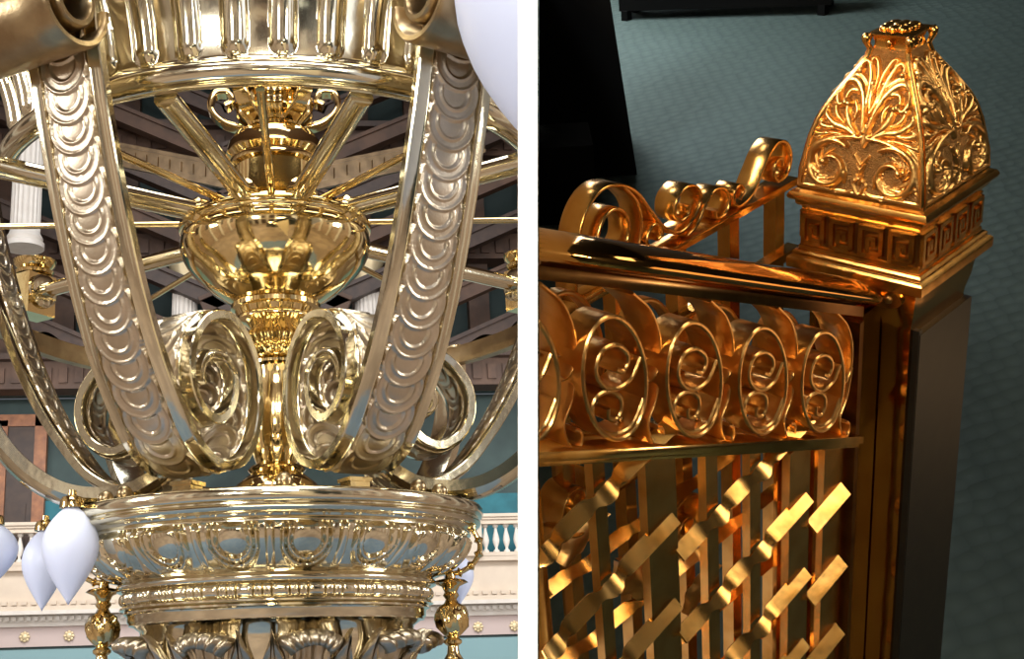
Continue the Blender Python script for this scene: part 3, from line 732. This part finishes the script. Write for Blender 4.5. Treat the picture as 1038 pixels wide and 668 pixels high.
# scroll unit (x, z about its centre), sheared with the slope
def shear(pts, xc, zc): return [(xc + x, zc + z - SL * x) for x, z in pts]
def ell(rx, rz, a0, a1, n=40, cx_=0, cz_=0): return [(cx_ + rx * math.cos(math.radians(a0 + (a1 - a0) * k / n)), cz_ + rz * math.sin(math.radians(a0 + (a1 - a0) * k / n))) for k in range(n + 1)]
def spir(cx_, cz_, r0, r1, a0, a1, kz=1.15, n=44): return [(cx_ + (r0 + (r1 - r0) * k / n) * math.cos(math.radians(a0 + (a1 - a0) * k / n)), cz_ + kz * (r0 + (r1 - r0) * k / n) * math.sin(math.radians(a0 + (a1 - a0) * k / n))) for k in range(n + 1)]
def scroll_unit(w0, w1, th=.030, inner=True):
    b = MB(); sh_ = lambda p: [(x, z - .43 * x) for x, z in p]
    b.ribbon(sh_(ell(.255, .375, 0, 359.9, 64)), w0, w1, th)
    if not inner: return b
    b.ribbon(sh_(spline([(.02, .06), (.075, .045), (.12, .10), (.11, .165), (.024, .205), (-.09, .165), (-.14, .05), (-.09, -.035), (.02, -.06), (.14, .0), (.225, .13)], 7)), w0 + .01, w1 - .01, th)
    b.ribbon(sh_(spline([(-.06, -.18), (-.06, -.235), (-.0, -.25), (.045, -.19), (.04, -.11), (-.05, -.075), (-.155, -.11), (-.19, -.21), (-.13, -.315), (.0, -.345), (.13, -.29), (.235, -.13)], 7)), w0 + .01, w1 - .01, th)
    return b
def side_unit(w0, w1, th=.022):
    b = MB(); sh_ = lambda p: [(x, z - .43 * x) for x, z in p]
    b.ribbon(sh_(spline([(-.10, .52), (.04, .42), (.11, .26), (.10, .08), (.02, -.02), (-.06, .03), (-.055, .11), (-.01, .12)], 8)), w0, w1, th)
    b.ribbon(sh_(spline([(.12, .1), (.06, -.14), (-.02, -.3), (.02, -.44), (.10, -.43), (.11, -.35), (.06, -.33)], 8)), w0, w1, th)
    return b
proto = {}
for layer, (w0, w1, shx, shz, mm) in enumerate(((-.02, .17, 0, 0, 'frz'), (.30, .38, .02, .06, 'frz'))):
    for k in range(6):
        x = -.70 - .69 * k + shx; z = -.965 - SL * (x + .70) + shz
        key = ('s', layer)
        if key not in proto:
            mb = scroll_unit(w0, w1, inner=(layer == 0)); mb.v = [(a, b_ + AF - .10, c) for a, b_, c in mb.v]
            o = fp(mb, 'scroll_ring', M[mm]); proto[key] = (o, x, z)
            # mesh is built about the origin; move it into place
            o.location = Vector((x * U, 0, z * U))
            if layer == 0:
                for a, c_ in ((.205, .12), (.12, -.27)):
                    rv = MB().sphere((a - .02, AF - .04, c_ - .43 * a), .018, 8)
                    rv.v = [((p[0] - FO[0]) * U, (p[1] - FO[1]) * U, (p[2] - FO[2]) * U) for p in rv.v]; rv.obj('rivet', M['screw'], o, ang=60)
        else:
            o, _, _ = proto[key]; c = copy(o, fr, loc=Vector((x * U, 0, z * U)))
        xs = x + .345; zs_ = -.965 - SL * (xs + .70) + shz
        key = ('g', layer)
        if layer == 0:
            if key not in proto:
                mb = side_unit(w0 + .06, w1 + .10); mb.v = [(a, b_ + AF - .10, c) for a, b_, c in mb.v]; o = fp(mb, 'gap_scroll', M[mm]); proto[key] = (o, 0, 0); o.location = Vector((xs * U, 0, zs_ * U))
            else: copy(proto[key][0], fr, loc=Vector((xs * U, 0, zs_ * U)))
# bars
for xa, xb, y0, y1, nm in ((-2.90, -2.80, -.02, .04, 'narrow_bar'), (-2.46, -2.18, -.03, .03, 'wide_bar'), (-1.87, -1.75, -.02, .04, 'narrow_bar'), (-1.40, -1.28, -.02, .04, 'narrow_bar'), (-.95, -.70, -.03, .03, 'wide_bar'), (-.48, -.24, -.01, .04, 'wide_bar'), (-3.42, -3.32, -.02, .04, 'narrow_bar'), (-3.95, -3.7, -.03, .03, 'wide_bar')):
    xm = (xa + xb) / 2; fp(MB().box(xa, AF + y0, -6.5, xb, AF + y1, zl(xm) - .09), nm, M['r_brass'])
fp(MB().box(-.70, AF + .22, -6.5, -.22, AF + .25, zl(-.5) - .09), 'backing_plate', M['r_mirror'])
# twisted cross strips
def strip(x0, z0, x1, z1, knots, hgt=.108):
    n = 46; P = []
    for k in range(n + 1):
        t = k / n; x = x0 + (x1 - x0) * t; z = z0 + (z1 - z0) * t; y = AF - .045; tw = .85; h = hgt / 2
        for kx in knots:
            d = (x - kx) / .12
            if abs(d) < 1.6: y -= .035 * math.exp(-d * d * 2); tw += .5 * math.exp(-(abs(d) - .9) ** 2 * 9) * (1 if d > 0 else -1); h *= 1 - .42 * math.exp(-(abs(d) - .75) ** 2 * 10)
        c, s_ = math.cos(tw), math.sin(tw); th = .009
        P.append([(x, y + a * s_ - e * c, z + a * c + e * s_) for a, e in ((h, th), (h, -th), (-h, -th), (-h, th))])
    b = MB().grid(P, cv=True)
    for rr in (P[0], P[-1]): o = len(b.v); b.v += rr; b.f.append(tuple(range(o, o + 4)))
    return b
for k in range(9):
    for (x0, z0, x1, z1, kn, kmax) in ((-2.20, -1.50, -.745, -1.22, (-1.81, -1.34), 7), (-.69, -2.17 + .65, -.25, -2.08 + .65, (), 7), (-3.70, -.85 + .0, -2.23, -.55, (-3.37, -2.85), 9)):
        if k >= kmax: continue
        dzz = -.65 * k
        xm = (x0 + x1) / 2
        if (z0 + z1) / 2 + dzz > zl(xm) - .12: continue
        fp(strip(x0, z0 + dzz, x1, z1 + dzz, kn), 'cross_strip', M['r_brass'], ang=50)

# ================================================================ LEVEL RAILING (behind)
BO = (-1.6, 1.1, -6.5)
br = empty('gallery_railing', 'level orange brass railing behind the handrail with large ribbon scrolls on its top bar', 'railing', mw=R4(BO))
def bpn(mb, name, m_, parent=br, ang=35): return rp_(mb, name, m_, parent, ang=ang, off=BO)
A1 = 1.1; AW = .17
bpn(MB().box(-3.4, A1, -.06, .30, A1 + AW, -.005), 'top_bar', M['r_brass'])
bpn(MB().box(-3.4, A1 - .02, -.60, .30, A1 + .08, -.53), 'middle_bar', M['r_brass'])
bpn(MB().box(-3.4, A1, -1.55, .30, A1 + .1, -1.49), 'lower_bar', M['r_brass'])
for x in (-2.9, -2.28, -1.68, -1.04, -.44, .12): bpn(MB().box(x - .055, A1 + .03, -6.5, x + .055, A1 + .13, -.06), 'upright', M['r_brass'])
for k in range(8): bpn(strip(-3.4, -1.86 - .65 * k, .12, -1.86 - .65 * k, (-2.9, -2.28, -1.68, -1.04, -.44), .10).xf(Matrix.Translation((0, A1 - AF, 0))), 'level_strip', M['r_brass'], ang=50)
def rib_(pts, name='ribbon_scroll', th=.026, w=AW, n=9): bpn(MB().ribbon(spline(pts, n), A1, A1 + w, th), name, M['r_brass'], ang=50)
big = [(-2.12, .0), (-2.09, .28), (-2.01, .50), (-1.86, .62), (-1.68, .61), (-1.50, .50), (-1.36, .32), (-1.22, .15), (-1.08, .075), (-.94, .11), (-.845, .21), (-.87, .31), (-.98, .36), (-1.09, .32), (-1.12, .22), (-1.06, .15), (-.98, .17), (-.97, .23)]
rib_(big)
rib_([(-1.62, .58), (-1.49, .42), (-1.47, .22), (-1.56, .06), (-1.72, .01), (-1.86, .12), (-1.90, .30), (-1.82, .44), (-1.70, .46), (-1.60, .37), (-1.60, .24), (-1.69, .18), (-1.75, .25)], 'inner_scroll')
rib_([(-1.26, .02), (-1.36, .06), (-1.42, .14), (-1.36, .22), (-1.28, .20), (-1.26, .13), (-1.31, .11)], 'small_curl')
rib_([(-1.0, .02), (-.89, .06), (-.80, .16), (-.70, .23), (-.59, .21), (-.52, .12), (-.56, .03), (-.65, .02), (-.68, .09)], 'small_curl')
rib_([(-.40, .07), (-.36, .12), (-.40, .17), (-.46, .15), (-.47, .07), (-.41, .02), (-.32, .03), (-.23, .08), (-.14, .18), (-.05, .28), (.06, .33), (.17, .29), (.22, .18), (.18, .07), (.08, .04), (.01, .10), (.03, .19), (.10, .20), (.12, .14)], 'end_scroll')
# curled ornaments inside the level railing
bpn(MB().ribbon(spir(-1.2, -2.2, .30, .06, 200, -360), A1 - .1, A1 + .16, .026), 'lattice_curl', M['r_brass'], ang=50)
bpn(MB().ribbon(spir(-2.35, -1.35, .24, .06, 30, -420), A1 - .1, A1 + .12, .026), 'lattice_curl', M['r_brass'], ang=50)
def blade(x, z, a, L, w):
    G = []
    for i in range(15):
        t = i / 14; row = []
        for j in range(9):
            v_ = j / 4 - 1; ww = w * math.sin(PI * min(.98, .12 + .86 * t)) * (1 + .18 * math.cos(t * 18)); lx, lz = t * L, v_ * ww
            row.append((x + lx * math.cos(a) - lz * math.sin(a), A1 - .04 - .05 * (1 - v_ * v_) - .08 * t * t, z + lx * math.sin(a) + lz * math.cos(a)))
        G.append(row)
    b = MB().grid(G); b.grid([[(p[0], p[1] + .02, p[2]) for p in r_] for r_ in G]); return b
for x, z, a, L_, w_ in ((-1.95, -2.1, -.9, .55, .12), (-1.75, -2.35, 2.2, .5, .10), (-1.9, -3.2, -1.2, .6, .12), (-1.2, -3.0, .9, .45, .10), (-2.5, -1.75, .6, .45, .10), (-1.25, -3.8, 1.9, .5, .1)):
    bpn(blade(x, z, a, L_, w_), 'lattice_leaf', M['r_cast'], ang=60)

def end_at_divider(root):
    """the railings stop at the dividing wall: trim them there"""
    import bmesh
    bpy.context.view_layer.update(); n = W @ Vector((1, 0, -(546.5 - 380) / 1250)); n.normalize()
    def walk(o):
        for c in list(o.children): walk(c)
        if o.type != 'MESH': return
        mw = o.matrix_world; pts = [(mw @ Vector(c) - CAM).dot(n) for c in o.bound_box]
        if min(pts) >= 0: return
        if max(pts) <= 0:
            for c in list(o.children): bpy.data.objects.remove(c)
            bpy.data.objects.remove(o); return
        if o.data.users > 1: o.data = o.data.copy()
        Mi = mw.inverted(); co = Mi @ CAM; no = (mw.to_3x3().transposed() @ n).normalized(); bm = bmesh.new(); bm.from_mesh(o.data)
        g = bm.verts[:] + bm.edges[:] + bm.faces[:]
        r = bmesh.ops.bisect_plane(bm, geom=g, plane_co=co, plane_no=no, clear_inner=True)
        ed = [e for e in r['geom_cut'] if isinstance(e, bmesh.types.BMEdge)]
        if ed: bmesh.ops.holes_fill(bm, edges=ed)
        bm.to_mesh(o.data); bm.free()
    walk(root)
end_at_divider(fr); end_at_divider(br)

# ================================================================ RIGHT ROOM
ZF = -6.5
def loc(px, py, z=ZF):
    Mi = R3.inverted(); o = Mi @ (CAM - TR) / U; d = Mi @ (W @ Vector(((px - 380) / 1250, (334 - py) / 1250, 1)))
    s = (z - o.z) / d.z; return o + d * s
cam_l = R3.inverted() @ (CAM - TR) / U
def rquad(name, pts, m_):
    b = MB().add([tuple(Vector(p) * U) for p in pts], [tuple(range(len(pts)))]); return struct(b.obj(name, M[m_], mw=R4()))
def slab_poly(name, pts, z0, z1, m_):
    n = len(pts); v = [(x * U, y * U, z0 * U) for x, y in pts] + [(x * U, y * U, z1 * U) for x, y in pts]
    f = [tuple(range(n)), tuple(range(n, 2 * n))] + [(i, (i + 1) % n, (i + 1) % n + n, i + n) for i in range(n)]
    return struct(MB().add(v, f).obj(name, M[m_], mw=R4()))
pA, pB = loc(536.0, -26), loc(537.5, 668); far1 = pA + (pA - pB).normalized() * .01; near1 = pB + (pB - pA) * .55
p1, p2 = loc(1180, -26), None
flo = [(pA.x, pA.y), (p1.x, p1.y), (p1.x + 2, -11), (-13, -11), (-13, -1.5), (near1.x, near1.y)]
slab_poly('floor_carpet', flo, ZF - .3, ZF, 'carpet').name = 'floor_right'
# walls
def wallseg(name, a, b_, z0, z1, m_, th=.4):
    a = Vector((a[0], a[1])); b2 = Vector((b_[0], b_[1])); n = (b2 - a).normalized(); n = Vector((n.y, -n.x)) * th
    slab_poly(name, [a, b2, b2 + n, a + n], z0, z1, m_)
wallseg('wall_far', (pA.x, pA.y), (p1.x, p1.y), ZF, 9, 'blackwall')
wallseg('wall_side', (p1.x, p1.y), (p1.x + 2, -11), ZF, 9, 'blackwall')
wallseg('wall_behind', (p1.x + 2, -11), (-13, -11), ZF, 9, 'blackwall')
wallseg('wall_entry', (-13, -11), (-13, 10), ZF, 9, 'blackwall'); wallseg('wall_shield', (-13, 10), (-5.6, 10.6), ZF, 9, 'blackwall')  # last segment is an unseen shield, added to block light from the rotunda
slab_poly('ceiling_right', [(pA.x, pA.y), (p1.x, p1.y), (p1.x + 2, -11), (-13, -11), (-13, 10), (-5.6, 10.6), (near1.x, near1.y)], 9, 9.4, 'blackwall')
# black furniture, blurred in the photograph
def block(name, label, cat, foot, h, inset, rake, lean=Vector((0, 0))):
    r = empty(name, label, cat, mw=R4((*foot[0], ZF)))
    f0 = Vector((*foot[0], ZF)); n = len(foot); P = []
    cxy = Vector((sum(p[0] for p in foot) / n, sum(p[1] for p in foot) / n))
    def ring(k, z): return [((cxy.x + (p[0] - cxy.x) * k - f0.x + lean.x * z) * U, (cxy.y + (p[1] - cxy.y) * k - f0.y + lean.y * z) * U, z * U) for p in foot]
    rows = [ring(1, inset), ring(1, h * .5), ring(.99, h * .94), ring(.95, h), ring(.01, h)]
    b = MB().grid(rows, cv=True); b.grid([ring(.01, inset), ring(1, inset)], cv=True); b.obj('body', M['blackobj'], r)
    for p in (foot if inset > .1 else []):
        x = (p[0] - cxy.x) * .93 + cxy.x - f0.x; y = (p[1] - cxy.y) * .93 + cxy.y - f0.y
        MB().box((x - .12) * U, (y - .12) * U, 0, (x + .12) * U, (y + .12) * U, (inset + .02) * U).obj('foot', M['blackobj'], r)
    return r
q0 = loc(646, 178); q1 = loc(612, 178); 
dB = (q0 - loc(640, 100)).normalized()
a_ = Vector((q0.x, q0.y)); away = Vector((.72, .69)); leftw = Vector((-.60, .80))
def clampL(p): return p
foot = [a_, a_ + away * 3.0, a_ + away * 3.0 + leftw * 4, a_ + leftw * 4]
cab = block('black_cabinet', 'tall black cabinet at the left of the carpet behind the railing scrolls', 'cabinet', [(p.x, p.y) for p in foot], 11.0, .02, 0, leftw * .10)
qq = loc(606, 226); f0 = Vector((foot[0].x, foot[0].y)); c0 = Vector((qq.x, qq.y)) - f0
pl = [c0, c0 + away * 1.6, c0 + away * 1.6 + leftw * 4, c0 + leftw * 4]
rows = [[(p.x * U, p.y * U, z * U) for p in pl] for z in (0, 1.5, 1.62)] + [[((p.x * .96 + c0.x * .04) * U, (p.y * .96 + c0.y * .04) * U, 1.68 * U) for p in pl]]
b = MB().grid(rows, cv=True); b.f.append(tuple(range(12, 16))); b.f.append((0, 1, 2, 3)); b.obj('plinth', M['blackobj'], cab)
end_at_divider(cab)
e0 = loc(842, 15); e1 = loc(628, 21)
dd = Vector((e1.x - e0.x, e1.y - e0.y)).normalized(); nn = Vector((dd.y, -dd.x)); nn = nn if nn.dot(Vector((1, 1))) > 0 else -nn
foot = [Vector((e0.x, e0.y)), Vector((e0.x, e0.y)) + nn * 1.2, Vector((e1.x, e1.y)) + nn * 1.2, Vector((e1.x, e1.y))]
block('black_bench', 'long low black bench along the far edge of the carpet', 'bench', [(p.x, p.y) for p in foot], 2.2, .3, 0)

# ================================================================ LIGHTS
def area(name, loc_, target, sx, sy, power, col=(1, 1, 1), spread=None):
    l = bpy.data.lights.new(name, 'AREA'); l.shape = 'RECTANGLE'; l.size = sx; l.size_y = sy; l.energy = power; l.color = col
    if spread: l.spread = math.radians(spread)
    o = bpy.data.objects.new(name, l); C.objects.link(o); o.location = loc_
    o.rotation_euler = (Vector(target) - Vector(loc_)).to_track_quat('-Z', 'Y').to_euler(); return o
area('skylight', (0, 0, 29.5), (0, 0, 0), 16, 16, 6500, (.93, .96, 1))
area('skylight_front', (0, -20, 29.5), (0, -16, 0), 20, 6, 3800, (1, .97, .92))
for x in (-12, 12): area('window_light', (x, -29.2, 13.5), (x * .3, 0, 10), 3.2, 5, 2700, (.95, .97, 1))
area('window_light', (0, -29.2, 22), (0, 0, 10), 5, 3.5, 2500, (1, .98, .95))
for s in (-1, 1): area('side_window_light', (s * 21.2, -6, 14), (0, 0, 10), 4, 6, 2200, (.95, .97, 1))
area('gallery_light', (-7, 20, 14), (-7, 27, 8), 10, 2, 420, (1, .95, .9)); area('gallery_light', (9, 20, 14), (8, 27, 8), 6, 2, 380, (1, .97, .93))
def rl(p): return TR + R3 @ (Vector(p) * U)
area('picture_lamp', rl((-8.0, 4.2, 8.4)), rl((0, .5, -.5)), .8, .8, 95, (1, .85, .62))
area('front_lamp', rl((-8.5, -7.5, 5.5)), rl((-1.5, 1.2, -1)), .5, .5, 15, (1, .85, .62))  # added fill from the front, stands for no fixture
area('floor_lamp', rl((7.5, -5.5, -5.9)), rl((0, 0, -3.0)), 1.0, .5, .6, (1, .60, .30), 90)  # added low warm fill for the bar faces, out of view
area('side_lamp', rl((7, -6.5, 7)), rl((-1, .4, -2.5)), .9, .9, 4, (1, .84, .60), 100)  # added fill that brightens the cross strips
area('carpet_lamp', rl((21, 24, 6)), rl((20, 22, -6.5)), 1.2, 1.2, 70, (.95, 1, .98), 150)
# added spot, only there to whiten the front edge of the divider
sp = bpy.data.lights.new('jamb_lamp', 'SPOT'); sp.energy = 6; sp.spot_size = math.radians(110); sp.spot_blend = .2; sp.shadow_soft_size = .02
so = bpy.data.objects.new('jamb_lamp', sp); C.objects.link(so); so.location = CAM + W @ Vector((.42, .0, .05))
so.rotation_euler = ((CAM + W @ Vector((.035, 0, .30))) - so.location).to_track_quat('-Z', 'Y').to_euler()
w = bpy.data.worlds.new('world'); SC.world = w; w.use_nodes = True
w.node_tree.nodes['Background'].inputs[0].default_value = (.5, .55, .6, 1); w.node_tree.nodes['Background'].inputs[1].default_value = .2
